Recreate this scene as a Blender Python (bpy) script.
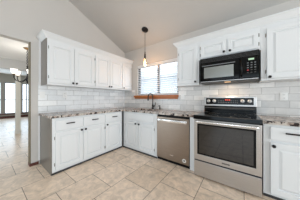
import bpy, bmesh, math, random
from mathutils import Vector, Matrix

for o in list(bpy.data.objects):
    bpy.data.objects.remove(o, do_unlink=True)
SC = bpy.context.scene
COL = SC.collection
PI = math.pi
random.seed(4)

# ------------------------------------------------------------------ camera
cam_d = bpy.data.cameras.new('camera')
cam = bpy.data.objects.new('camera', cam_d)
COL.objects.link(cam)
cam.location = (2.952, -2.66, 1.18)
cam.rotation_euler = (PI / 2, 0, 0.636)
cam_d.sensor_fit = 'HORIZONTAL'
cam_d.sensor_width = 36.0
cam_d.lens = 123.8 / 300 * 36.0
cam_d.shift_y = -(100 - 98.6) / 300
cam_d.clip_start = 0.02
SC.camera = cam

# ------------------------------------------------------------------ world, lights, exposure
world = bpy.data.worlds.new('sky')
SC.world = world
world.use_nodes = True
wn = world.node_tree.nodes
wn['Background'].inputs[0].default_value = (0.86, 0.93, 1.0, 1)
wn['Background'].inputs[1].default_value = 2.4

SC.view_settings.view_transform = 'Standard'
SC.view_settings.look = 'None'
SC.view_settings.gamma = 1.0
SC.view_settings.exposure = 0.12
SC.view_settings.use_curve_mapping = False


def area(name, loc, target, sx, sy, power, col):
    d = bpy.data.lights.new(name, 'AREA')
    d.shape = 'RECTANGLE'
    d.size, d.size_y = sx, sy
    d.energy = power
    d.color = col
    o = bpy.data.objects.new(name, d)
    COL.objects.link(o)
    o.location = loc
    o.rotation_euler = (Vector(target) - Vector(loc)).to_track_quat('-Z', 'Y').to_euler()
    return o


def point(name, loc, power, col, r=0.03):
    d = bpy.data.lights.new(name, 'POINT')
    d.energy = power
    d.color = col
    d.shadow_soft_size = r
    o = bpy.data.objects.new(name, d)
    COL.objects.link(o)
    o.location = loc
    return o


area('room_light', (4.0, -3.1, 2.7), (1.2, -0.8, 0.9), 1.3, 1.0, 1.5, (0.95, 0.98, 1.0))
area('side_fill', (7.9, -2.4, 1.15), (0.0, -1.5, 1.0), 3.4, 2.0, 178, (0.84, 0.93, 1.0))  # unseen soft fill added from the right; that wall has no window
area('overhead_fill', (2.9, -4.0, 3.2), (2.2, -2.6, 0.0), 1.6, 1.0, 16, (0.9, 0.96, 1.0))  # unseen fill added overhead, without a fixture
area('front_fill', (2.8, -6.3, 1.4), (2.4, 0, 1.1), 2.6, 2.0, 37, (0.68, 0.85, 1.0))  # unseen cool fill added behind the camera; the front wall is closed
area('dining_daylight', (-8.1, -2.6, 1.3), (0, -2.6, 1.0), 3.6, 1.8, 42, (0.66, 0.84, 1.0))
area('dining_fill', (-1.6, -5.9, 1.2), (-1.6, -2.2, 1.3), 2.4, 1.9, 75, (0.74, 0.88, 1.0))  # unseen cool fill added to lift the dining floor and ceiling
area('kitchen_window_light', (1.14, 0.35, 1.75), (1.14, -1.5, 0.9), 1.1, 0.75, 7, (1.0, 0.97, 0.93))


# ------------------------------------------------------------------ materials
def lin(c):
    c = c / 255.0
    return c / 12.92 if c <= 0.04045 else ((c + 0.055) / 1.055) ** 2.4


def rgb(r, g, b):
    return (lin(r), lin(g), lin(b), 1.0)


def mat(name, col, rough=0.5, metal=0.0, spec=0.5, noise=0.0, nscale=6.0, bump=0.0, bscale=60.0, coat=0.0):
    m = bpy.data.materials.new(name)
    m.use_nodes = True
    nt = m.node_tree
    b = nt.nodes['Principled BSDF']
    b.inputs['Base Color'].default_value = col
    b.inputs['Roughness'].default_value = rough
    b.inputs['Metallic'].default_value = metal
    b.inputs['Specular IOR Level'].default_value = spec
    b.inputs['Coat Weight'].default_value = coat
    tc = nt.nodes.new('ShaderNodeTexCoord')
    if noise:
        n = nt.nodes.new('ShaderNodeTexNoise')
        n.inputs['Scale'].default_value = nscale
        n.inputs['Detail'].default_value = 4
        nt.links.new(tc.outputs['Object'], n.inputs['Vector'])
        mp = nt.nodes.new('ShaderNodeMapRange')
        mp.inputs['To Min'].default_value = 1 - noise
        mp.inputs['To Max'].default_value = 1 + noise
        nt.links.new(n.outputs['Fac'], mp.inputs['Value'])
        hs = nt.nodes.new('ShaderNodeHueSaturation')
        hs.inputs['Color'].default_value = col
        nt.links.new(mp.outputs['Result'], hs.inputs['Value'])
        nt.links.new(hs.outputs['Color'], b.inputs['Base Color'])
    if bump:
        n = nt.nodes.new('ShaderNodeTexNoise')
        n.inputs['Scale'].default_value = bscale
        n.inputs['Detail'].default_value = 3
        nt.links.new(tc.outputs['Object'], n.inputs['Vector'])
        bp = nt.nodes.new('ShaderNodeBump')
        bp.inputs['Strength'].default_value = bump
        bp.inputs['Distance'].default_value = 0.004
        nt.links.new(n.outputs['Fac'], bp.inputs['Height'])
        nt.links.new(bp.outputs['Normal'], b.inputs['Normal'])
    return m


def emit(name, col, strength):
    m = mat(name, col)
    b = m.node_tree.nodes['Principled BSDF']
    b.inputs['Emission Color'].default_value = col
    b.inputs['Emission Strength'].default_value = strength
    return m


M = {}
M['wall'] = mat('wall_paint', rgb(206, 202, 197), 0.85, noise=0.015, bump=0.15, bscale=120)
M['ceiling'] = mat('ceiling_paint', rgb(202, 199, 195), 0.9, noise=0.02, bump=0.3, bscale=70)
M['dining_ceiling'] = mat('white_ceiling_paint', rgb(240, 238, 234), 0.9, noise=0.01, bump=0.2, bscale=80)
M['white'] = mat('cabinet_white', rgb(229, 231, 232), 0.35, noise=0.008, nscale=3)
M['trimwhite'] = mat('trim_white', rgb(238, 238, 238), 0.4, noise=0.01)
M['shaded'] = mat('shaded_panel', rgb(116, 110, 102), 0.3, noise=0.05, nscale=4)  # cabinet end colour, darkened to carry the shade on those sides
M['bronze'] = mat('dark_bronze', rgb(34, 30, 29), 0.4, metal=0.5, noise=0.1, nscale=40)
M['hinge'] = mat('hinge_metal', rgb(150, 146, 140), 0.4, metal=0.7, noise=0.05)
M['black'] = mat('black_plastic', rgb(12, 12, 14), 0.4, spec=0.2, noise=0.1, nscale=20)
M['rubber'] = mat('black_toe', rgb(52, 52, 54), 0.6, noise=0.15, nscale=12)
M['gap'] = mat('gap_dark', rgb(24, 30, 44), 0.4, noise=0.1)
M['glossblack'] = mat('black_glass', rgb(7, 8, 9), 0.09, spec=0.2, noise=0.05)
M['iron'] = mat('black_iron', rgb(34, 30, 30), 0.45, metal=0.5, noise=0.1, nscale=30)
M['farwall'] = mat('grey_green_paint', rgb(176, 172, 162), 0.85, noise=0.015)
M['wood'] = mat('orange_wood', rgb(178, 104, 48), 0.4, noise=0.18, nscale=9)
M['redwood'] = mat('red_wood', rgb(92, 48, 38), 0.4, noise=0.18, nscale=12)
M['olive'] = mat('shaded_jamb', rgb(112, 100, 76), 0.5, noise=0.2, nscale=20)  # olive tone that includes the dimness of the jamb face
M['slat'] = mat('blind_white', rgb(236, 238, 240), 0.45, noise=0.01)
nt_ = M['slat'].node_tree
tr_ = nt_.nodes.new('ShaderNodeBsdfTranslucent')
tr_.inputs[0].default_value = (0.9, 0.93, 0.96, 1)
mx_ = nt_.nodes.new('ShaderNodeMixShader')
mx_.inputs[0].default_value = 0.2
nt_.links.new(nt_.nodes['Principled BSDF'].outputs[0], mx_.inputs[1])
nt_.links.new(tr_.outputs[0], mx_.inputs[2])
nt_.links.new(mx_.outputs[0], [n for n in nt_.nodes if n.type == 'OUTPUT_MATERIAL'][0].inputs[0])
M['winframe'] = mat('bronze_window_frame', rgb(176, 180, 182), 0.5, noise=0.1)
M['winframedark'] = mat('dark_window_frame', rgb(74, 80, 88), 0.5, noise=0.1)
M['columnpaint'] = mat('cream_paint', rgb(216, 210, 198), 0.5, noise=0.02)
M['plate'] = mat('plate_white', rgb(236, 236, 234), 0.35, noise=0.01)
M['slot'] = mat('slot_dark', rgb(70, 68, 66), 0.5, noise=0.05)
M['chrome'] = mat('bright_steel', rgb(240, 239, 238), 0.26, metal=0.9, noise=0.02)
M['knobsteel'] = mat('knob_steel', rgb(232, 230, 228), 0.35, metal=0.4, noise=0.02)
M['shade'] = emit('lit_frosted_glass', (1.0, 0.95, 0.88, 1), 1.0)
M['filament'] = emit('glowing_filament', (1.0, 0.55, 0.2, 1), 9)
M['display'] = emit('green_display', (0.5, 0.7, 0.5, 1), 0.15)
M['reddisplay'] = emit('red_display', (1.0, 0.10, 0.05, 1), 0.12)
M['lampwarm'] = emit('warm_lamp_lens', (1.0, 0.62, 0.32, 1), 1.2)
M['redbutton'] = mat('red_button', rgb(205, 50, 60), 0.4, noise=0.05)
M['button'] = mat('grey_button', rgb(120, 122, 124), 0.4, noise=0.05)
M['mwwindow'] = mat('microwave_screen', rgb(150, 152, 148), 0.22, metal=0.55, noise=0.04, nscale=30)
M['sticker'] = mat('sticker_white', rgb(228, 226, 222), 0.5, noise=0.02)
M['siding'] = mat('grey_siding', rgb(208, 215, 219), 0.8, noise=0.03)
M['shingle'] = mat('grey_shingle', rgb(192, 197, 202), 0.9, noise=0.06)
M['candle'] = mat('aged_brass', rgb(120, 92, 58), 0.35, metal=0.8, noise=0.1)


def steel(c0, c1):
    m = bpy.data.materials.new('stainless_steel')
    m.use_nodes = True
    nt = m.node_tree
    b = nt.nodes['Principled BSDF']
    b.inputs['Metallic'].default_value = 0.9
    b.inputs['Roughness'].default_value = 0.3
    tc = nt.nodes.new('ShaderNodeTexCoord')
    mp = nt.nodes.new('ShaderNodeMapping')
    mp.inputs['Scale'].default_value = (3, 3, 260)
    n = nt.nodes.new('ShaderNodeTexNoise')
    n.inputs['Scale'].default_value = 3
    n.inputs['Detail'].default_value = 3
    cr = nt.nodes.new('ShaderNodeValToRGB')
    cr.color_ramp.elements[0].position = 0.3
    cr.color_ramp.elements[0].color = c0
    cr.color_ramp.elements[1].position = 0.7
    cr.color_ramp.elements[1].color = c1
    nt.links.new(tc.outputs['Object'], mp.inputs['Vector'])
    nt.links.new(mp.outputs['Vector'], n.inputs['Vector'])
    nt.links.new(n.outputs['Fac'], cr.inputs['Fac'])
    nt.links.new(cr.outputs['Color'], b.inputs['Base Color'])
    return m


def granite():
    m = bpy.data.materials.new('granite')
    m.use_nodes = True
    nt = m.node_tree
    b = nt.nodes['Principled BSDF']
    b.inputs['Roughness'].default_value = 0.22
    tc = nt.nodes.new('ShaderNodeTexCoord')
    n = nt.nodes.new('ShaderNodeTexNoise')
    n.inputs['Scale'].default_value = 11
    n.inputs['Detail'].default_value = 6
    n.inputs['Roughness'].default_value = 0.6
    cr = nt.nodes.new('ShaderNodeValToRGB')
    e = cr.color_ramp.elements
    e[0].position, e[0].color = 0.32, rgb(96, 74, 66)
    e[1].position, e[1].color = 0.72, rgb(214, 208, 202)
    a = e.new(0.44); a.color = rgb(160, 144, 134)
    a = e.new(0.56); a.color = rgb(200, 191, 182)
    n2 = nt.nodes.new('ShaderNodeTexNoise')
    n2.inputs['Scale'].default_value = 20
    n2.inputs['Detail'].default_value = 3
    cr2 = nt.nodes.new('ShaderNodeValToRGB')
    cr2.color_ramp.elements[0].position = 0.545
    cr2.color_ramp.elements[0].color = (0, 0, 0, 1)
    cr2.color_ramp.elements[1].position = 0.585
    cr2.color_ramp.elements[1].color = (1, 1, 1, 1)
    mx = nt.nodes.new('ShaderNodeMix')
    mx.data_type = 'RGBA'
    mx.inputs[7].default_value = rgb(46, 34, 32)
    for q in (n, n2):
        nt.links.new(tc.outputs['Object'], q.inputs['Vector'])
    nt.links.new(n.outputs['Fac'], cr.inputs['Fac'])
    nt.links.new(n2.outputs['Fac'], cr2.inputs['Fac'])
    nt.links.new(cr.outputs['Color'], mx.inputs[6])
    nt.links.new(cr2.outputs['Color'], mx.inputs[0])
    nt.links.new(mx.outputs[2], b.inputs['Base Color'])
    return m


def bricks(name, ua, va, uoff, voff, bw, rh, mortar, c1, c2, cm, rough, vein, nscale, bump=0.3):
    """running-bond tiles in object space: texture u = axis ua + uoff, v = axis va + voff"""
    m = bpy.data.materials.new(name)
    m.use_nodes = True
    nt = m.node_tree
    b = nt.nodes['Principled BSDF']
    b.inputs['Roughness'].default_value = rough
    tc = nt.nodes.new('ShaderNodeTexCoord')
    sp = nt.nodes.new('ShaderNodeSeparateXYZ')
    cb = nt.nodes.new('ShaderNodeCombineXYZ')
    nt.links.new(tc.outputs['Object'], sp.inputs[0])
    for k, (ax, off) in enumerate(((ua, uoff), (va, voff))):
        ad = nt.nodes.new('ShaderNodeMath')
        ad.inputs[1].default_value = off
        nt.links.new(sp.outputs[ax], ad.inputs[0])
        nt.links.new(ad.outputs[0], cb.inputs[k])
    br = nt.nodes.new('ShaderNodeTexBrick')
    br.offset = 0.5
    br.inputs['Scale'].default_value = 1
    br.inputs['Brick Width'].default_value = bw
    br.inputs['Row Height'].default_value = rh
    br.inputs['Mortar Size'].default_value = mortar
    br.inputs['Mortar Smooth'].default_value = 0.1
    br.inputs['Color1'].default_value = c1
    br.inputs['Color2'].default_value = c2
    br.inputs['Mortar'].default_value = cm
    nt.links.new(cb.outputs[0], br.inputs['Vector'])
    n = nt.nodes.new('ShaderNodeTexNoise')
    n.inputs['Scale'].default_value = nscale
    n.inputs['Detail'].default_value = 6
    n.inputs['Roughness'].default_value = 0.68
    n.inputs['Distortion'].default_value = 0.8
    nt.links.new(tc.outputs['Object'], n.inputs['Vector'])
    mr = nt.nodes.new('ShaderNodeMapRange')
    mr.inputs['From Min'].default_value = 0.3
    mr.inputs['From Max'].default_value = 0.7
    mr.inputs['To Min'].default_value = 1 - vein
    mr.inputs['To Max'].default_value = 1 + vein * 0.6
    nt.links.new(n.outputs['Fac'], mr.inputs['Value'])
    hs = nt.nodes.new('ShaderNodeHueSaturation')
    nt.links.new(br.outputs['Color'], hs.inputs['Color'])
    nt.links.new(mr.outputs['Result'], hs.inputs['Value'])
    nt.links.new(hs.outputs['Color'], b.inputs['Base Color'])
    bp = nt.nodes.new('ShaderNodeBump')
    bp.invert = True
    bp.inputs['Strength'].default_value = bump
    bp.inputs['Distance'].default_value = 0.003
    nt.links.new(br.outputs['Fac'], bp.inputs['Height'])
    nt.links.new(bp.outputs['Normal'], b.inputs['Normal'])
    return m


def glass(name, tint=(1, 1, 1, 1), mixf=0.12):
    m = bpy.data.materials.new(name)
    m.use_nodes = True
    nt = m.node_tree
    nt.nodes.remove(nt.nodes['Principled BSDF'])
    out = [n for n in nt.nodes if n.type == 'OUTPUT_MATERIAL'][0]
    t = nt.nodes.new('ShaderNodeBsdfTransparent')
    t.inputs[0].default_value = tint
    g = nt.nodes.new('ShaderNodeBsdfGlossy')
    g.inputs['Roughness'].default_value = 0.04
    x = nt.nodes.new('ShaderNodeMixShader')
    x.inputs[0].default_value = mixf
    nt.links.new(t.outputs[0], x.inputs[1])
    nt.links.new(g.outputs[0], x.inputs[2])
    nt.links.new(x.outputs[0], out.inputs[0])
    return m


M['steel'] = steel(rgb(188, 185, 182), rgb(202, 199, 196))
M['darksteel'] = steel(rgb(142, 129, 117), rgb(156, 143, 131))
M['ovenglass'] = mat('oven_glass', rgb(8, 9, 11), 0.05, spec=0.5, noise=0.03)
M['ovenglass'].node_tree.nodes['Principled BSDF'].inputs['IOR'].default_value = 1.78
M['granite'] = granite()
T = 0.475
M['floor'] = bricks('travertine_floor', 1, 0, 1.4 + T * 40, -0.128 + T * 40, T, T, 0.0036,
                    rgb(240, 219, 198), rgb(226, 204, 181), rgb(124, 104, 88), 0.29, 0.30, 10.0)
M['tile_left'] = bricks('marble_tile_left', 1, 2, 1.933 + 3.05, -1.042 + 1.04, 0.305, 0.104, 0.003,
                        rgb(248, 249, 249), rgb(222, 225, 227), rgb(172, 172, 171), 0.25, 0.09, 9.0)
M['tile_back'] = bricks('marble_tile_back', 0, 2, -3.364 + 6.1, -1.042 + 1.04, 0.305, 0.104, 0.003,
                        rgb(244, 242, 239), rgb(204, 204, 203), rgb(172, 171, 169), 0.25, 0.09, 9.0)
M['winglass'] = glass('window_glass', (0.96, 0.98, 1, 1), 0.06)
M['bulbglass'] = glass('bulb_glass', (1.0, 0.9, 0.78, 1), 0.12)


# ------------------------------------------------------------------ mesh helpers
def box(bm, x0, x1, y0, y1, z0, z1):
    v = [bm.verts.new(p) for p in ((x0, y0, z0), (x1, y0, z0), (x1, y1, z0), (x0, y1, z0),
                                   (x0, y0, z1), (x1, y0, z1), (x1, y1, z1), (x0, y1, z1))]
    for f in ((0, 3, 2, 1), (4, 5, 6, 7), (0, 1, 5, 4), (1, 2, 6, 5), (2, 3, 7, 6), (3, 0, 4, 7)):
        bm.faces.new([v[i] for i in f])
    return bm


def boxes(*bs):
    bm = bmesh.new()
    for b in bs:
        box(bm, *b)
    return bm


def obj(name, bm, m, parent=None, bevel=0.0, smooth=False, loc=None):
    bmesh.ops.recalc_face_normals(bm, faces=bm.faces[:])
    me = bpy.data.meshes.new(name)
    bm.to_mesh(me)
    bm.free()
    me.materials.append(M[m])
    if smooth:
        for p in me.polygons:
            p.use_smooth = True
    o = bpy.data.objects.new(name, me)
    COL.objects.link(o)
    if parent is not None:
        o.parent = parent
    if loc:
        o.location = loc
    if bevel:
        md = o.modifiers.new('bevel', 'BEVEL')
        md.width = bevel
        md.segments = 2
        md.limit_method = 'ANGLE'
    return o


def thing(name, label, cat, loc=(0, 0, 0), rz=0.0, group=None):
    o = bpy.data.objects.new(name, None)
    o.empty_display_size = 0.1
    COL.objects.link(o)
    o.location = loc
    o.rotation_euler = (0, 0, rz)
    return tag(o, label, cat, group)


def tag(o, label, cat, group=None):
    o['label'] = label
    o['category'] = cat
    if group:
        o['group'] = group
    return o


def struct(name, bm, m, label=None, bevel=0.0, cat=None):
    o = obj(name, bm, m, None, bevel)
    o['kind'] = 'structure'
    o['label'] = label or name
    o['category'] = cat or name.split('_')[0]
    return o


def prism(bm, pts, axis, a, b):
    """extrude polygon pts (2D) along axis from a to b"""
    def P(p, t):
        q = list(p)
        q.insert(axis, t)
        return q
    n = len(pts)
    va = [bm.verts.new(P(p, a)) for p in pts]
    vb = [bm.verts.new(P(p, b)) for p in pts]
    bm.faces.new(va)
    bm.faces.new(vb[::-1])
    for i in range(n):
        bm.faces.new((va[i], va[(i + 1) % n], vb[(i + 1) % n], vb[i]))
    return bm


def tube(bm, pts, r, n=10, cap=True, radii=None):
    pts = [Vector(p) for p in pts]
    rings = []
    up = None
    for i, p in enumerate(pts):
        d = (pts[min(i + 1, len(pts) - 1)] - pts[max(i - 1, 0)]).normalized()
        if up is None:
            up = d.orthogonal().normalized()
        else:
            up = (up - d * up.dot(d)).normalized()
        s = d.cross(up)
        rr = radii[i] if radii else r
        rings.append([bm.verts.new(p + (up * math.cos(2 * PI * k / n) + s * math.sin(2 * PI * k / n)) * rr) for k in range(n)])
    for a, b in zip(rings, rings[1:]):
        for k in range(n):
            bm.faces.new((a[k], a[(k + 1) % n], b[(k + 1) % n], b[k]))
    if cap:
        bm.faces.new(rings[0])
        bm.faces.new(rings[-1][::-1])
    return bm


def lathe(bm, prof, origin=(0, 0, 0), axis=(0, 0, 1), n=16):
    """prof: list of (radius, height) along axis"""
    ax = Vector(axis).normalized()
    u = ax.orthogonal().normalized()
    w = ax.cross(u)
    o = Vector(origin)
    rings = []
    for r, h in prof:
        c = o + ax * h
        if r <= 1e-6:
            rings.append([bm.verts.new(c)])
        else:
            rings.append([bm.verts.new(c + (u * math.cos(2 * PI * k / n) + w * math.sin(2 * PI * k / n)) * r) for k in range(n)])
    for a, b in zip(rings, rings[1:]):
        if len(a) == 1 and len(b) == 1:
            continue
        for k in range(n):
            k2 = (k + 1) % n
            if len(a) == 1:
                bm.faces.new((a[0], b[k2], b[k]))
            elif len(b) == 1:
                bm.faces.new((a[k], a[k2], b[0]))
            else:
                bm.faces.new((a[k], a[k2], b[k2], b[k]))
    if len(rings[0]) > 1:
        bm.faces.new(rings[0][::-1])
    if len(rings[-1]) > 1:
        bm.faces.new(rings[-1])
    return bm


def cells(xs, ys, keep, z0, z1):
    """slab out of grid cells kept by keep(i, j)"""
    bm = bmesh.new()
    vt, vb = {}, {}

    def V(d, i, j, z):
        if (i, j) not in d:
            d[(i, j)] = bm.verts.new((xs[i], ys[j], z))
        return d[(i, j)]
    K = lambda i, j: 0 <= i < len(xs) - 1 and 0 <= j < len(ys) - 1 and keep(i, j)
    for i in range(len(xs) - 1):
        for j in range(len(ys) - 1):
            if not K(i, j):
                continue
            c = [(i, j), (i + 1, j), (i + 1, j + 1), (i, j + 1)]
            bm.faces.new([V(vt, a, b, z1) for a, b in c])
            bm.faces.new([V(vb, a, b, z0) for a, b in c][::-1])
            for (a, b), nb in (((0, 1), (i, j - 1)), ((1, 2), (i + 1, j)), ((2, 3), (i, j + 1)), ((3, 0), (i - 1, j))):
                if not K(*nb):
                    p, q = c[a], c[b]
                    bm.faces.new((V(vb, *p, z0), V(vb, *q, z0), V(vt, *q, z1), V(vt, *p, z1)))
    bmesh.ops.dissolve_limit(bm, angle_limit=0.01, verts=bm.verts[:], edges=bm.edges[:])
    return bm


def panel(bm, x0, x1, z0, z1, yb, t, frame=0.055, raised=True):
    """a door or drawer leaf in the local xz plane, back at y = yb, front at yb - t"""
    rings = [(0, 0), (0, -(t - 0.004)), (0.004, -t)]
    if raised:
        rings += [(frame, -t), (frame + 0.003, -(t - 0.014)), (frame + 0.012, -(t - 0.014)), (frame + 0.034, -(t - 0.001))]
    R = []
    for i, d in rings:
        R.append([bm.verts.new((x, yb + d, z)) for x, z in ((x0 + i, z0 + i), (x1 - i, z0 + i), (x1 - i, z1 - i), (x0 + i, z1 - i))])
    for a, b in zip(R, R[1:]):
        for k in range(4):
            bm.faces.new((a[k], a[(k + 1) % 4], b[(k + 1) % 4], b[k]))
    bm.faces.new(R[0][::-1])
    bm.faces.new(R[-1])
    return bm


def knob(parent, x, y, z):
    bm = lathe(bmesh.new(), [(0.007, 0), (0.007, 0.012), (0.014, 0.016), (0.019, 0.021), (0.018, 0.028), (0.010, 0.032), (0, 0.033)],
               (x, y, z), (0, -1, 0), 12)
    return obj('knob', bm, 'bronze', parent, smooth=True)


def pull(parent, x, y, z, w=0.12):
    bm = bmesh.new()
    h = w / 2
    tube(bm, [(x - h + .012, y, z), (x - h + .012, y - 0.028, z)], 0.0055, 8)
    tube(bm, [(x + h - .012, y, z), (x + h - .012, y - 0.028, z)], 0.0055, 8)
    tube(bm, [(x - h, y - 0.028, z), (x - h * .5, y - 0.031, z), (x + h * .5, y - 0.031, z), (x + h, y - 0.028, z)], 0.009, 8)
    return obj('pull', bm, 'bronze', parent, smooth=True)


def hinge(parent, x, y, z):
    bm = tube(bmesh.new(), [(x, y, z - 0.026), (x, y, z - 0.02), (x, y, z + 0.02), (x, y, z + 0.026)], 0.006, 8, radii=[.003, .006, .006, .003])
    return obj('hinge', bm, 'hinge', parent, smooth=True)


def cabinet(t, w, z0, z1, depth, openings, left_panel=None, toe=False):
    """carcass + face frame, local x 0..w, front of the face frame at y = -depth"""
    obj('body', boxes((0, w, -depth + 0.02, -0.002, z0, z1)), 'white', t)
    bm = bmesh.new()
    xs = sorted({0.0, w, *[a for o in openings for a in o[:2]]})
    zs = sorted({z0, z1, *[a for o in openings for a in o[2:]]})
    hole = lambda i, j: any(o[0] <= (xs[i] + xs[i + 1]) / 2 <= o[1] and o[2] <= (zs[j] + zs[j + 1]) / 2 <= o[3] for o in openings)
    f = cells(xs, zs, lambda i, j: not hole(i, j), 0, 0.02)
    f.transform(Matrix(((1, 0, 0, 0), (0, 0, -1, -depth + 0.02), (0, 1, 0, 0), (0, 0, 0, 1))))
    bm.free()
    obj('face_frame', f, 'white', t, bevel=0.0015)
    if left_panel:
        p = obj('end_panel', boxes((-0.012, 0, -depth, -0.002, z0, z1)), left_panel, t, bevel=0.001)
        p['label'] = 'taupe end panel, shade put into its colour'
    if toe:
        obj('toe_strip', boxes((-0.012 if left_panel else 0, w, -depth - 0.012, -depth, 0.0, 0.028)), 'rubber', t, bevel=0.002)


def door(t, x0, x1, z0, z1, y, knob_at=None, hinges=None, frame=0.055):
    d = obj('door', panel(bmesh.new(), x0, x1, z0, z1, y, 0.02, frame), 'white', t)
    if knob_at:
        knob(d, knob_at[0], y - 0.02, knob_at[1])
    if hinges:
        for hz in hinges[1:]:
            hinge(d, hinges[0], y - 0.008, hz)
    return d


def drawer(t, x0, x1, z0, z1, y, pull_w=0.125, px=None):
    d = obj('drawer', panel(bmesh.new(), x0, x1, z0, z1, y, 0.02, raised=False), 'white', t)
    if pull_w:
        pull(d, (x0 + x1) / 2 if px is None else px, y - 0.02, (z0 + z1) / 2 + 0.02, pull_w)
    return d


# ------------------------------------------------------------------ the room
XR, YF = 8.1, -6.4                 # kitchen right wall, front wall behind the camera
EAVE, SLOPE, RIDGE = 2.605, 0.42, -3.2
XF = -8.37                         # far wall of the dining side
zr = EAVE - SLOPE * RIDGE

struct('ground', boxes((-14, 14, 0.13, 16, -0.4, -0.3)), 'siding', 'pale ground outside the kitchen window')
struct('floor', boxes((XF - 0.3, XR + 0.12, YF - 0.12, 0.12, -0.1, 0.0)), 'floor', 'beige travertine tile floor laid in running bond')

poly = [(0.0, 0.0), (0.0, EAVE), (RIDGE, zr), (YF, zr + SLOPE * (YF - RIDGE)), (YF, 0.0), (-5.2, 0.0), (-5.2, 2.163), (-2.16, 2.163), (-2.16, 0.0)]
w = prism(bmesh.new(), poly, 0, -0.12, 0.0)
struct('wall_left', w, 'wall', 'greige wall with the cased opening, rising to the vaulted ceiling')

WX0, WX1, WZ0, WZ1 = 0.53, 1.79, 1.27, 2.125
struct('wall_back', boxes((-0.12, WX0, 0, 0.12, 0, EAVE + .1), (WX1, XR + .12, 0, 0.12, 0, EAVE + .1),
                          (WX0, WX1, 0, 0.12, 0, WZ0), (WX0, WX1, 0, 0.12, WZ1, EAVE + .1)), 'wall', 'beige wall around the kitchen window')
struct('wall_right', boxes((XR, XR + 0.12, YF, 0, 0, zr)), 'wall')
struct('wall_front', boxes((-0.12, XR + .12, YF - .12, YF, 0, 2.7)), 'wall')
bm = bmesh.new()
prism(bm, [(0.12, EAVE - SLOPE * .12), (RIDGE, zr), (YF - .12, zr + SLOPE * (YF - .12 - RIDGE)), (YF - .12, zr + SLOPE * (YF - .12 - RIDGE) + .12), (RIDGE, zr + .12), (0.12, EAVE + .07)], 0, -0.12, XR + .12)
struct('ceiling', bm, 'ceiling', 'vaulted greige ceiling sloping down to the window wall')

# dining side
XB = -3.03
struct('ceiling_dining', boxes((XB - .12, -0.12, YF, 0.12, 2.45, 2.53)), 'dining_ceiling', 'flat white dining room ceiling seen through the opening')
struct('ceiling_far', boxes((XF - .12, XB - .12, YF, 0.12, 2.65, 2.72)), 'dining_ceiling', 'ceiling beyond the beam')
struct('wall_beam', boxes((XB - .12, XB, YF, 0.12, 2.135, 2.7)), 'wall', 'beige header beam over the dining room column')
struct('wall_dining_back', boxes((XF, -0.12, 0.12, 0.24, 0, 2.7)), 'wall')
struct('wall_dining_front', boxes((XF, -0.12, YF - .12, YF, 0, 2.7)), 'wall')
fw_ = [(-2.42 + .0, -1.99), (-1.88, -1.41), (-1.15, -0.72)]
fz0, fz1 = 0.27, 2.15
bs = []
edges = [YF] + [a for p in fw_ for a in p] + [0.12]
for k in range(0, len(edges), 2):
    bs.append((XF - .12, XF, edges[k], edges[k + 1], 0, 2.7))
for a, b in fw_:
    bs += [(XF - .12, XF, a, b, 0, fz0), (XF - .12, XF, a, b, fz1, 2.7)]
struct('wall_far', boxes(*bs), 'farwall', 'grey far wall with tall windows')
for k, (a, b) in enumerate(fw_):
    wname = 'window_%d' % (k + 2)
    ww = struct(wname, boxes((XF - .09, XF - .03, a, a + .04, fz0, fz1), (XF - .09, XF - .03, b - .04, b, fz0, fz1),
                             (XF - .09, XF - .03, a, b, fz0, fz0 + .04), (XF - .09, XF - .03, a, b, fz1 - .04, fz1),
                             (XF - .09, XF - .03, a, b, 1.08, 1.13)), 'winframe',
                ['tall far window behind the wall of the opening', 'tall far window left of the cream column', 'tall far window right of the cream column'][k], cat='window')
    if k == 2:
        obj('mullion', boxes((XF - .08, XF - .02, -0.965, -0.915, fz0, fz1)), 'winframe', ww)
    obj('pane', boxes((XF - .064, XF - .058, a + .04, b - .04, fz0 + .04, fz1 - .04)), 'winglass', ww)
    obj('sill', boxes((XF, XF + .07, a - .06, b + .06, fz0 - .05, fz0)), 'redwood', ww, bevel=.004)
struct('baseboard_far', boxes((XF, XF + .02, YF, 0.12, 0, 0.13)), 'redwood')

# column under the beam
bm = bmesh.new()
cx_, cy_ = -3.09, -1.95
def sq(h, z): return (h, z)
prof = [(.070, 0), (.070, .11), (.066, .125), (.058, .14), (.058, 2.0), (.068, 2.02), (.075, 2.05), (.075, 2.135)]
R = [[bm.verts.new((cx_ + sx * h, cy_ + sy * h, z)) for sx, sy in ((-1, -1), (1, -1), (1, 1), (-1, 1))] for h, z in prof]
for a, b in zip(R, R[1:]):
    for k in range(4):
        bm.faces.new((a[k], a[(k + 1) % 4], b[(k + 1) % 4], b[k]))
bm.faces.new(R[0][::-1]); bm.faces.new(R[-1])
struct('trim_1', bm, 'columnpaint', 'square cream column under the dining room beam', cat='column')

# jamb strip with the jamb's shade in its olive colour, wood baseboard at the wall end
struct('trim_2', boxes((-0.125, 0.004, -2.172, -2.16, 0.05, 2.165)), 'olive', 'olive strip over the jamb of the opening, darkened for its shade', cat='trim')
struct('baseboard_left', boxes((-0.12, 0.014, -2.176, -2.16, 0, 0.05), (0.0, 0.014, -2.16, -2.056, 0, 0.05)), 'redwood', 'short reddish wood baseboard beside the end of the base cabinets', bevel=0.003)

# marble tile backsplash
tz = 1.43
sl = obj('backsplash', boxes((0.0005, 0.009, -2.062, -0.009, 0.915, tz)), 'tile_left')
sl['kind'] = 'structure'; tag(sl, 'white marble subway tile backsplash under the left wall cabinets', 'backsplash')
sb = obj('backsplash', boxes((0.009, 0.44, -0.009, -0.0005, 0.915, tz), (0.44, 1.80, -0.009, -0.0005, 0.915, 1.172), (1.80, 3.96, -0.009, -0.0005, 0.915, tz)), 'tile_back')
sb['kind'] = 'structure'; tag(sb, 'white marble subway tile backsplash behind the range and sink', 'backsplash')

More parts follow.
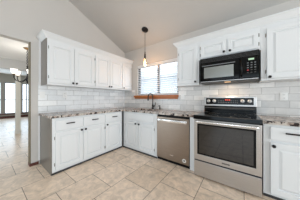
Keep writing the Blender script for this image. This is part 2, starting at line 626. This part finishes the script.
# kitchen window
win = struct('window_1', boxes((WX0, WX0 + .05, .06, .11, WZ0, WZ1), (WX1 - .05, WX1, .06, .11, WZ0, WZ1), (WX0, WX1, .06, .11, WZ0, WZ0 + .045),
                               (WX0, WX1, .06, .11, WZ1 - .045, WZ1), (1.185, 1.235, .06, .11, WZ0, WZ1)), 'winframedark',
             'kitchen window with dark mullion above the sink', cat='window')
obj('pane', boxes((WX0 + .05, 1.185, .084, .09, WZ0 + .045, WZ1 - .045)), 'winglass', win)
obj('pane', boxes((1.235, WX1 - .05, .084, .09, WZ0 + .045, WZ1 - .045)), 'winglass', win)
s_ = obj('sill', boxes((0.44, 1.80, -0.055, 0.0, 1.215, 1.266), (WX0, WX1, 0.0, 0.06, 1.24, 1.2698)), 'wood', win, bevel=0.005)
s2 = obj('apron', boxes((0.46, 1.78, -0.032, -0.001, 1.172, 1.215)), 'wood', win, bevel=0.004)
s2['label'] = 'orange-stained wood apron under the sill'
s_['label'] = 'orange-stained wood window sill'

bl = thing('window_blind', 'white horizontal slat blind in the kitchen window above the wood sill', 'blind', (0, 0.03, WZ0))
obj('head_rail', boxes((WX0 + .006, WX1 - .006, -0.026, 0.026, WZ1 - WZ0 - .075, WZ1 - WZ0 - .002)), 'slat', bl, bevel=0.004)
bm = bmesh.new()
nsl = 15
for k in range(nsl):
    z = 0.045 + k * (WZ1 - WZ0 - .13) / (nsl - 1)
    dx = 0.020
    dz = 0.013
    vs = [(-dx, -dz), (0, 0.003), (dx, dz), (dx, dz + .003), (0, 0.006), (-dx, -dz + .003)]
    prism(bm, [(a, z + b) for a, b in vs], 0, WX0 + .012, WX1 - .012)
obj('slats', bm, 'slat', bl)
obj('bottom_rail', boxes((WX0 + .012, WX1 - .012, -0.024, 0.024, 0.004, 0.024)), 'slat', bl, bevel=0.004)
bm = bmesh.new()
for x in (0.72, 1.14, 1.60):
    obj('ladder_cord', tube(bmesh.new(), [(x, -0.024, 0.015), (x, -0.024, WZ1 - WZ0 - .075)], 0.0018, 6), 'slat', bl)

# house added as a backdrop so the blind's gaps turn grey
nh = thing('backdrop_house', 'pale grey house added outside to tone the gaps of the kitchen blind', 'house', (-1.0, 7.0, -0.3))
obj('wall', boxes((-7, 7, 0, 5, 0, 3.4)), 'siding', nh)
bm = prism(bmesh.new(), [(-.5, 3.35), (-.5, 3.5), (2.5, 5.0), (5.5, 3.5), (5.5, 3.35)], 0, -7.4, 7.4)
obj('roof', bm, 'shingle', nh)

# ------------------------------------------------------------------ cabinets: left run (rz 90 deg: local x = +y, local -y = +x)
L90 = PI / 2
UZ0, UZ1 = 1.42, 2.20
DZ0, DZ1 = 1.452, 2.145
def left_upper(y0, y1, label, doors, end=None):
    t = thing('wall_cabinet', label, 'cabinet', (0, y0, 0), L90, 'white cabinets hung on the left wall')
    w = y1 - y0
    cabinet(t, w, UZ0, UZ1, 0.32, [(a - y0 + .012, b - y0 - .012, DZ0 + .012, DZ1 - .012) for a, b, k, h in doors], end)
    for a, b, k, h in doors:
        door(t, a - y0, b - y0, DZ0, DZ1, -0.32, (k - y0, 1.462 + .012), (h - y0, DZ0 + .10, DZ1 - .09))
    return t
left_upper(-2.012, -1.176, 'white two-door wall cabinet at the left end by the opening', [(-1.99, -1.60, -1.625, -1.994), (-1.59, -1.19, -1.56, -1.185)], 'shaded')
left_upper(-1.176, -0.39, 'white two-door wall cabinet in the middle of the left wall run', [(-1.160, -0.79, -0.812, -1.165), (-0.78, -0.405, -0.752, -0.40)])
left_upper(-0.39, -0.012, 'white single-door wall cabinet in the corner beside the window', [(-0.372, -0.04, -0.345, -0.035)])
sc_ = obj('scribe_strip', boxes((0.001, 0.016, -2.056, -2.025, 1.432, 2.29)), 'trimwhite')
tag(sc_, 'narrow white strip on the wall beside the left wall cabinet end', 'trim strip')

def left_base(y0, y1, label, drs, doors, end=None):
    t = thing('base_cabinet', label, 'cabinet', (0, y0, 0), L90, 'white base cabinets along the left wall')
    w = y1 - y0
    cabinet(t, w, 0.0, 0.875, 0.61, [(a - y0 + .012, b - y0 - .012, z0 + .012, z1 - .012) for a, b, z0, z1 in drs + [d[:2] + (0.065, 0.645) for d in doors]], end, True)
    for a, b, z0, z1 in drs:
        drawer(t, a - y0, b - y0, z0, z1, -0.61)
    for a, b, k, h in doors:
        door(t, a - y0, b - y0, 0.062, 0.648, -0.61, (k - y0, 0.622), (h - y0, 0.15, 0.56))
    return t
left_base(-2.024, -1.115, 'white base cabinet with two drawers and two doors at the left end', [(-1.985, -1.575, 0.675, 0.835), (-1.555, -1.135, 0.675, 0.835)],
          [(-1.985, -1.575, -1.600, -1.992), (-1.555, -1.135, -1.528, -1.128)], 'shaded')
left_base(-1.115, -0.636, 'white base cabinet with one drawer and one door beside the sink corner', [(-1.095, -0.665, 0.675, 0.835)], [(-1.095, -0.665, -1.068, -1.102)])
sc_ = obj('scribe_strip', boxes((0.001, 0.016, -2.062, -2.038, 0.072, 0.872)), 'trimwhite')
tag(sc_, 'narrow white strip on the wall beside the left base cabinet end', 'trim strip')

# ------------------------------------------------------------------ cabinets: back run
t = thing('sink_cabinet', 'white sink base cabinet with false drawer front under the window', 'cabinet', (0.637, 0, 0))
cabinet(t, 1.613 - 0.637, 0.0, 0.66, 0.61, [(0.10, 0.46, 0.075, 0.635), (0.50, 0.90, 0.075, 0.635)], None, True)
obj('false_front_rail', boxes((0, 1.613 - .637, -0.61, -0.59, 0.66, 0.875)), 'white', t, bevel=.0015)
obj('false_front', panel(bmesh.new(), 0.075, 0.90, 0.70, 0.845, -0.61, 0.02, raised=False), 'white', t)
door(t, 0.085, 0.478, 0.062, 0.652, -0.61, (0.427, 0.622), (0.078, 0.15, 0.56))
door(t, 0.492, 0.905, 0.062, 0.652, -0.61, (0.527, 0.622), (0.912, 0.15, 0.56))

fp = obj('filler_panel', boxes((2.266, 2.362, -0.62, -0.02, 0.0, 0.873)), 'white', bevel=0.002)
tag(fp, 'narrow white filler panel between the dishwasher and the range', 'panel')

def upper_back(name, label, x0, x1, z0, doors, group=True):
    t = thing(name, label, 'cabinet', (x0, 0, 0), 0, 'white cabinets hung on the window wall')
    cabinet(t, x1 - x0, z0, UZ1, 0.32, [(a - x0 + .012, b - x0 - .012, dz + .012, DZ1 - .012) for a, b, k, kz, h, dz in doors])
    for a, b, k, kz, h, dz in doors:
        door(t, a - x0, b - x0, dz, DZ1, -0.32, (k - x0, kz), (h - x0, dz + min(.1, (DZ1 - dz) * .25), DZ1 - min(.09, (DZ1 - dz) * .25)), frame=0.055 if DZ1 - dz > .4 else .05)
    return t
upper_back('wall_cabinet', 'white single-door wall cabinet between the window and the microwave', 1.91, 2.332, 1.432, [(1.95, 2.30, 2.275, 1.49, 1.944, 1.465)])
upper_back('wall_cabinet', 'short white two-door wall cabinet above the black microwave', 2.333, 3.172, 1.872, [(2.365, 2.752, 2.725, 1.935, 2.358, 1.895), (2.78, 3.145, 2.807, 1.935, 3.152, 1.895)])
upper_back('wall_cabinet', 'large white wall cabinet right of the microwave at the photo edge', 3.173, 3.95, 1.432, [(3.232, 3.90, 3.262, 1.475, 3.222, 1.452)])

t = thing('base_cabinet', 'white base cabinet with drawer and door right of the range', 'cabinet', (3.168, 0, 0))
cabinet(t, 0.78, 0.0, 0.875, 0.61, [(0.07, 0.70, 0.71, 0.83), (0.07, 0.70, 0.075, 0.635)], None, True)
drawer(t, 0.06, 0.71, 0.695, 0.845, -0.61, 0.20, 0.28)
door(t, 0.06, 0.71, 0.055, 0.665, -0.61, (0.088, 0.625), None, frame=0.065)

# crown mouldings
PRF = [(-0.004, 2.200), (0.008, 2.200), (0.012, 2.214), (0.022, 2.222), (0.036, 2.240), (0.048, 2.258), (0.056, 2.268), (0.066, 2.272), (0.066, 2.290), (-0.004, 2.290)]
def crown(path, label):
    bm = bmesh.new()
    cols = [[bm.verts.new(q) for q in path(o, z)] for o, z in PRF]
    n = len(PRF)
    m = len(cols[0])
    for i in range(n):
        a, b = cols[i], cols[(i + 1) % n]
        for k in range(m - 1):
            bm.faces.new((a[k], a[k + 1], b[k + 1], b[k]))
    bm.faces.new([c[0] for c in cols]); bm.faces.new([c[-1] for c in cols][::-1])
    o = obj('crown_moulding', bm, 'white')
    return tag(o, label, 'moulding')
crown(lambda o, z: [(0.018, -2.024 - o, z), (0.32 + o, -2.024 - o, z), (0.32 + o, -0.004, z)], 'white crown moulding along the top of the left wall cabinets')
crown(lambda o, z: [(1.91 - o, -0.004, z), (1.91 - o, -0.32 - o, z), (3.95, -0.32 - o, z)], 'white crown moulding over the cabinets around the microwave')

# ------------------------------------------------------------------ countertops, sink, tap
SX0, SX1, SY0, SY1 = 0.84, 1.42, -0.50, -0.15
xs = [0.010, 0.640, SX0, SX1, 2.362]
ys = [-2.056, -0.640, SY0, SY1, -0.010]
ct = obj('countertop', cells(xs, ys, lambda i, j: (i == 0 or j >= 1) and not (i == 2 and j == 2), 0.8755, 0.9155), 'granite', bevel=0.006)
tag(ct, 'L-shaped speckled brown granite countertop around the sink corner', 'countertop')
ct2 = obj('countertop', cells([3.152, 3.95], [-0.640, -0.010], lambda i, j: True, 0.8755, 0.9155), 'granite', bevel=0.006)
tag(ct2, 'speckled granite countertop right of the range', 'countertop')

sk = thing('sink', 'undermount stainless sink bowl in the granite below the window', 'sink', (0, 0, 0))
xs = [SX0 - .02, SX0 + .004, SX1 - .004, SX1 + .02]
ys = [SY0 - .02, SY0 + .004, SY1 - .004, SY1 + .02]
bm = cells(xs, ys, lambda i, j: not (i == 1 and j == 1), 0.868, 0.8745)
box(bm, SX0 - .002, SX0 + .004, SY0, SY1, 0.69, 0.87); box(bm, SX1 - .004, SX1 + .002, SY0, SY1, 0.69, 0.87)
box(bm, SX0, SX1, SY0 - .002, SY0 + .004, 0.69, 0.87); box(bm, SX0, SX1, SY1 - .004, SY1 + .002, 0.69, 0.87)
box(bm, SX0, SX1, SY0, SY1, 0.683, 0.69)
obj('bowl', bm, 'steel', sk)
obj('drain', lathe(bmesh.new(), [(.045, 0), (.045, .004), (.03, .005), (0, .003)], (1.13, -.32, .69)), 'chrome', sk, smooth=True)

fa = thing('faucet', 'dark bronze gooseneck faucet standing behind the sink', 'faucet', (1.135, -0.08, 0.9155))
obj('base', lathe(bmesh.new(), [(.030, 0), (.030, .008), (.024, .014), (.023, .10), (.019, .115), (0, .116)]), 'bronze', fa, smooth=True)
dirv = Vector((-0.12, -0.99, 0)).normalized()
pts = [Vector((0, 0, .10)), Vector((0, 0, .24)), Vector((0, 0, .30))]
r_ = .085
for k in range(1, 10):
    a = PI * k / 9
    pts.append(Vector((0, 0, .30)) + dirv * (r_ - r_ * math.cos(a)) + Vector((0, 0, r_ * math.sin(a) * 1.05)))
obj('spout', tube(bmesh.new(), pts, .0125, 12), 'bronze', fa, smooth=True)
e = pts[-1]
obj('spray_head', tube(bmesh.new(), [e + Vector((0, 0, .004)), e - Vector((0, 0, .03)), e - Vector((0, 0, .075)), e - Vector((0, 0, .085))], .018, 12, radii=[.013, .017, .019, .015]), 'bronze', fa, smooth=True)
obj('handle', tube(bmesh.new(), [(.018, 0, .07), (.05, -.004, .075), (.075, -.004, .10), (.082, -.004, .17)], .01, 10, radii=[.014, .013, .010, .008]), 'bronze', fa, smooth=True)

sd = thing('soap_dispenser', 'small dark bronze soap dispenser right of the faucet', 'soap dispenser', (1.345, -0.08, 0.9155))
obj('stem', lathe(bmesh.new(), [(.022, 0), (.022, .008), (.016, .012), (.015, .055), (.010, .06), (.010, .075), (0, .076)]), 'bronze', sd, smooth=True)
obj('nozzle', tube(bmesh.new(), [(0.012, 0, .085), (0, 0, .088), (-.01, -.04, .088), (-.012, -.062, .078)], .011, 10, radii=[.011, .014, .010, .007]), 'bronze', sd, smooth=True)

# ------------------------------------------------------------------ dishwasher
dw = thing('dishwasher', 'stainless dishwasher with a curved bar handle beside the sink cabinet', 'dishwasher', (1.618, 0, 0))
W = 0.646
obj('body', boxes((0.006, W - .006, -0.58, -0.02, 0.05, 0.868)), 'black', dw)
obj('door', boxes((0.004, W - .004, -0.632, -0.582, 0.058, 0.835)), 'darksteel', dw, bevel=0.005)
obj('control_edge', boxes((0.004, W - .010, -0.612, -0.582, 0.840, 0.862)), 'black', dw, bevel=0.003)
obj('toe_kick', boxes((0.0, W, -0.60, -0.55, 0.0, 0.05)), 'black', dw)
bm = bmesh.new()
n = 12
ring = []
for k in range(n + 1):
    x = 0.035 + k / n * (W - .08)
    s = math.sin(PI * k / n) ** 0.6
    yy = -0.640 - 0.035 * s
    ring.append([bm.verts.new(p) for p in ((x, yy + .012, .748), (x, yy, .752), (x, yy - .006, .775), (x, yy, .798), (x, yy + .012, .802))])
for a, b in zip(ring, ring[1:]):
    for k in range(5):
        bm.faces.new((a[k], a[(k + 1) % 5], b[(k + 1) % 5], b[k]))
bm.faces.new(ring[0][::-1]); bm.faces.new(ring[-1])
for x in (0.05, W - .06):
    box(bm, x - .012, x + .012, -0.660, -0.632, .76, .79)
obj('handle', bm, 'chrome', dw, smooth=False)
bm = bmesh.new()
for k in range(6):
    box(bm, .285 + k * .011, .292 + k * .011, -0.6335, -0.632, .150, .160)
obj('nameplate', bm, 'chrome', dw)
obj('sticker', lathe(bmesh.new(), [(.034, 0), (.034, .001), (0, .001)], (.555, -.632, .125), (0, -1, 0), 20), 'sticker', dw)
obj('sticker_mark', lathe(bmesh.new(), [(.013, 0), (.013, .001), (0, .001)], (.555, -.633, .125), (0, -1, 0), 16), 'slot', dw)

# ------------------------------------------------------------------ range
rg = thing('range', 'stainless freestanding range with black glass oven window and cooktop', 'range', (2.369, 0, 0))
W = 0.776
obj('body', boxes((0.002, W - .002, -0.675, -0.03, 0.03, 0.893)), 'black', rg)
bm = bmesh.new()
for x in (.05, W - .05):
    for y in (-.60, -.10):
        obj('foot', lathe(bmesh.new(), [(.02, 0), (.02, .03)], (x, y, 0), n=10), 'black', rg)
obj('drawer_front', boxes((0.0, W, -0.735, -0.678, 0.028, 0.246)), 'steel', rg, bevel=0.004)
obj('gap_strip', boxes((0.004, W - .004, -0.728, -0.676, 0.247, 0.266)), 'gap', rg)
dr = obj('oven_door', cells([0.0, 0.048, 0.724, W], [0.267, 0.350, 0.806, 0.872], lambda i, j: not (i == 1 and j == 1), 0, 0.06), 'steel', rg, bevel=0.004)
dr.data.transform(Matrix(((1, 0, 0, 0), (0, 0, -1, -0.678), (0, 1, 0, 0), (0, 0, 0, 1))))
ow = obj('oven_window', boxes((0.048, 0.724, -0.736, -0.700, 0.350, 0.806)), 'glossblack', dr)
obj('pane', boxes((0.072, 0.700, -0.7375, -0.736, 0.372, 0.786)), 'ovenglass', ow)
bm = bmesh.new()
for k in range(8):
    box(bm, .37 + k * .0115, .379 + k * .0115, -0.7395, -0.738, .298, .316)
obj('nameplate', bm, 'slot', dr)
bm = bmesh.new()
tube(bm, [(.03, -.770, .842), (.06, -.778, .842), (W - .06, -.778, .842), (W - .03, -.770, .842)], .016, 12)
for x in (.05, W - .05):
    tube(bm, [(x, -.738, .842), (x, -.78, .842)], .009, 8)
obj('handle', bm, 'chrome', dr, smooth=True)
ck = obj('cooktop', prism(bmesh.new(), [(-.10, .895), (-.10, .925), (-.70, .925), (-.735, .934), (-.757, .930), (-.760, .885), (-.755, .876), (-.70, .876), (-.69, .895)], 0, -.004, W + .004), 'glossblack', rg, bevel=0.002)
for (x, y, r) in ((.20, -.55, .10), (.57, -.55, .115), (.20, -.27, .08), (.57, -.27, .08), (.385, -.22, .05)):
    bm = bmesh.new()
    a = [bm.verts.new((x + math.cos(2 * PI * k / 28) * r, y + math.sin(2 * PI * k / 28) * r, .9254)) for k in range(28)]
    b = [bm.verts.new((x + math.cos(2 * PI * k / 28) * (r - .006), y + math.sin(2 * PI * k / 28) * (r - .006), .9254)) for k in range(28)]
    for k in range(28):
        bm.faces.new((a[k], a[(k + 1) % 28], b[(k + 1) % 28], b[k]))
    ob = obj('burner_ring', bm, 'button', ck)
bg = obj('backguard', boxes((0.0, W, -0.098, -0.03, 1.045, 1.215)), 'steel', rg, bevel=0.006)
obj('backguard_riser', boxes((0.0, W, -0.085, -0.03, 0.926, 1.044)), 'glossblack', rg, bevel=0.003)
obj('riser_trim', boxes((0.02, W - .02, -0.094, -0.085, 1.000, 1.022)), 'slot', rg, bevel=0.003)
cp = obj('control_panel', boxes((0.036, W - .036, -0.102, -0.098, 1.075, 1.192)), 'glossblack', rg)
for x in (.082, .178, .598, .69):
    k_ = obj('control_knob', lathe(bmesh.new(), [(.030, 0), (.030, .006), (.025, .010), (.023, .028), (.019, .032), (0, .032)], (x, -.102, 1.138), (0, -1, 0), 18), 'knobsteel', rg, smooth=True)
    obj('pointer', boxes((x - .003, x + .003, -.137, -.134, 1.126, 1.160)), 'slot', k_)
obj('clock_display', boxes((.350, .372, -.104, -.102, 1.148, 1.164), (.380, .398, -.104, -.102, 1.148, 1.164), (.408, .424, -.104, -.102, 1.148, 1.164)), 'reddisplay', cp)
bm = bmesh.new()
for k in range(12):
    if 3 < k < 7:
        box(bm, .245 + k * .025, .256 + k * .025, -.1035, -.102, 1.104, 1.118)
    else:
        box(bm, .245 + k * .025, .253 + k * .025, -.1035, -.102, 1.104, 1.118)
        box(bm, .245 + k * .025, .253 + k * .025, -.1035, -.102, 1.136, 1.146)
obj('touch_buttons', bm, 'button', cp)

# ------------------------------------------------------------------ microwave
mw = thing('microwave', 'black over-the-range microwave hung under the short wall cabinet', 'microwave', (2.376, 0, 1.455))
W, H = 0.773, 0.405
Y = -0.385
obj('body', boxes((0, W, Y, -0.012, 0.0, H)), 'black', mw, bevel=0.003)
gr = obj('vent_grille', boxes((0.0, W, Y - .022, Y, H - .078, H)), 'black', mw, bevel=.002)
bm = bmesh.new()
for k in range(4):
    z = H - .070 + k * .018
    prism(bm, [(Y - .022, z), (Y - .030, z - .003), (Y - .030, z + .001), (Y - .022, z + .005)], 0, .012, W - .012)
obj('louvres', bm, 'slot', gr)
md = obj('door', boxes((0.0, .552, Y - .035, Y, 0.022, H - .080)), 'glossblack', mw, bevel=0.004)
obj('window', boxes((.064, .482, Y - .037, Y - .035, 0.065, .245)), 'mwwindow', md)
obj('chrome_strip', boxes((.03, .50, Y - .038, Y - .035, .268, .280)), 'button', md)
bm = bmesh.new()
tube(bm, [(.575, Y - .03, .05), (.575, Y - .068, .075), (.575, Y - .072, .20), (.575, Y - .068, .30), (.575, Y - .03, .318)], .012, 10)
obj('handle', bm, 'glossblack', mw, smooth=True)
pn = obj('control_panel', boxes((.556, W, Y - .033, Y, 0.022, H - .080)), 'glossblack', mw, bevel=0.003)
obj('display', boxes((.655, .718, Y - .0345, Y - .033, .270, .294)), 'display', pn)
for r in range(5):
    for c in range(3):
        red = (r == 3 and c == 0)
        obj('button', boxes((.640 + c * .04, .660 + c * .04, Y - .035, Y - .033, .226 - r * .034, .238 - r * .034)), 'redbutton' if red else ('button' if r < 3 else 'slot'), pn)
obj('base_plate', boxes((0.004, W - .004, Y - .03, -0.02, -0.010, 0.0)), 'slot', mw)
obj('front_trim', boxes((0.0, W, Y - .034, Y, 0.0, 0.020)), 'black', mw, bevel=.002)
obj('trim_line', boxes((0.01, W - .01, Y - .038, Y - .034, 0.002, 0.010)), 'steel', mw)
obj('cooktop_lamp', boxes((.36, .44, Y + .01, Y + .06, -0.013, -0.010)), 'lampwarm', mw)
d = area('cooktop_light', (2.376 + .40, Y + .08, 1.438), (2.376 + .40, -0.3, 0.5), .1, .06, 1.6, (1, .72, .45))

# ------------------------------------------------------------------ outlets and switches
def outlet(label, loc, rz, kind):
    t = thing('wall_outlet' if kind == 'outlet' else 'light_switch', label, 'outlet' if kind == 'outlet' else 'switch', loc, rz)
    obj('plate', boxes((-.04, .04, -.006, 0, -.058, .058)), 'plate', t, bevel=.003)
    if kind == 'outlet':
        for dz in (-.026, .026):
            f = obj('socket', boxes((-.018, .018, -.008, -.006, dz - .017, dz + .017)), 'plate', t, bevel=.002)
            obj('slots', boxes((-.009, -.006, -.0085, -.008, dz - .005, dz + .009), (.006, .009, -.0085, -.008, dz - .005, dz + .009), (-.002, .002, -.0085, -.008, dz - .012, dz - .008)), 'slot', f)
    else:
        obj('rocker', boxes((-.017, .017, -.009, -.006, -.034, .034)), 'plate', t, bevel=.002)
    return t
outlet('white wall outlet on the tile right of the range', (3.457, -0.009, 1.212), 0, 'outlet')
outlet('white switch plate on the tile just right of the window sill', (1.897, -0.009, 1.222), 0, 'switch')
outlet('white switch plate at the left end of the left tile wall', (0.009, -2.005, 1.25), L90, 'switch')
outlet('white wall outlet on the left tile wall under the first cabinet doors', (0.009, -1.645, 1.258), L90, 'outlet')

# ------------------------------------------------------------------ pendant over the sink
PX, PY = 1.154, -0.42
PZ = EAVE - SLOPE * PY
pl = thing('pendant_light', 'black cord pendant with a bare glowing bulb in front of the window', 'pendant light', (PX, PY, PZ))
nrm = Vector((0, -SLOPE, -1)).normalized()
obj('canopy', lathe(bmesh.new(), [(.076, 0), (.076, .014), (.060, .026), (.02, .032), (.012, .045), (0, .046)], (0, 0, 0), nrm, 24), 'iron', pl, smooth=True)
cp_ = nrm * .04
obj('cord', tube(bmesh.new(), [cp_, (0, 0, -.07), (0, 0, 2.25 - PZ)], .0045, 8), 'iron', pl)
obj('socket', lathe(bmesh.new(), [(.006, .15), (.010, .145), (.012, .10), (.018, .092), (.020, .03), (.022, .0), (0, 0)], (0, 0, 2.115 - PZ), n=14), 'iron', pl, smooth=True)
gb = obj('bulb', lathe(bmesh.new(), [(.018, .0), (.022, -.02), (.036, -.06), (.044, -.105), (.042, -.145), (.030, -.175), (.012, -.192), (0, -.195)], (0, 0, 2.115 - PZ), n=16), 'bulbglass', pl, smooth=True)
bm = bmesh.new()
zb = 2.115 - PZ
for k in range(5):
    a = 2 * PI * k / 5
    tube(bm, [(.006 * math.cos(a), .006 * math.sin(a), zb - .03), (.017 * math.cos(a), .017 * math.sin(a), zb - .085), (.008 * math.cos(a), .008 * math.sin(a), zb - .14)], .0025, 6)
obj('filament', bm, 'filament', gb)
point('bulb_light', (PX, PY, 2.02), 6, (1.0, 0.6, 0.3), .05)

# ------------------------------------------------------------------ chandelier in the dining room
HX, HY = -1.39, -1.985
ch = thing('chandelier', 'black iron chandelier with lit frosted shades beyond the wall opening', 'chandelier', (HX, HY, 2.45))
obj('canopy', lathe(bmesh.new(), [(.075, 0), (.075, -.012), (.05, -.03), (.02, -.045), (0, -.046)], n=18), 'candle', ch, smooth=True)
bm = bmesh.new()
for k in range(11):
    z = -.05 - k * .036
    q = k % 2
    lp = [(math.cos(2 * PI * j / 10) * .015 * (1 - q), math.cos(2 * PI * j / 10) * .015 * q, z - .018 + math.sin(2 * PI * j / 10) * .024) for j in range(11)]
    tube(bm, lp, .005, 6, cap=False)
obj('chain', bm, 'iron', ch)
obj('stem', lathe(bmesh.new(), [(.008, -.44), (.02, -.46), (.012, -.49), (.03, -.54), (.034, -.57), (.014, -.62), (.012, -.70), (.03, -.74), (.045, -.78), (.03, -.82), (.014, -.85), (.02, -.87), (0, -.89)], n=14), 'iron', ch, smooth=True)
for k in range(5):
    a = 2 * PI * k / 5 + math.radians(216.5)
    ca, sa = math.cos(a), math.sin(a)
    P = lambda r, z: (ca * r, sa * r, z)
    arm = obj('arm', tube(bmesh.new(), [P(.02, -.77), P(.08, -.83), P(.15, -.86), P(.215, -.84), P(.25, -.78), P(.25, -.70)], .009, 8), 'iron', ch, smooth=True)
    obj('cup', lathe(bmesh.new(), [(.012, 0), (.026, .006), (.030, .02), (.02, .03)], P(.25, -.715), n=12), 'candle', arm, smooth=True)
    obj('shade', lathe(bmesh.new(), [(.024, 0), (.040, .02), (.050, .05), (.054, .085), (.062, .11), (.058, .11), (.048, .08), (.042, .05), (.02, .01)], P(.25, -.69), n=16), 'shade', arm, smooth=True)
point('chandelier_light', (HX, HY, 1.98), 7, (1.0, 0.97, 0.92), .18)
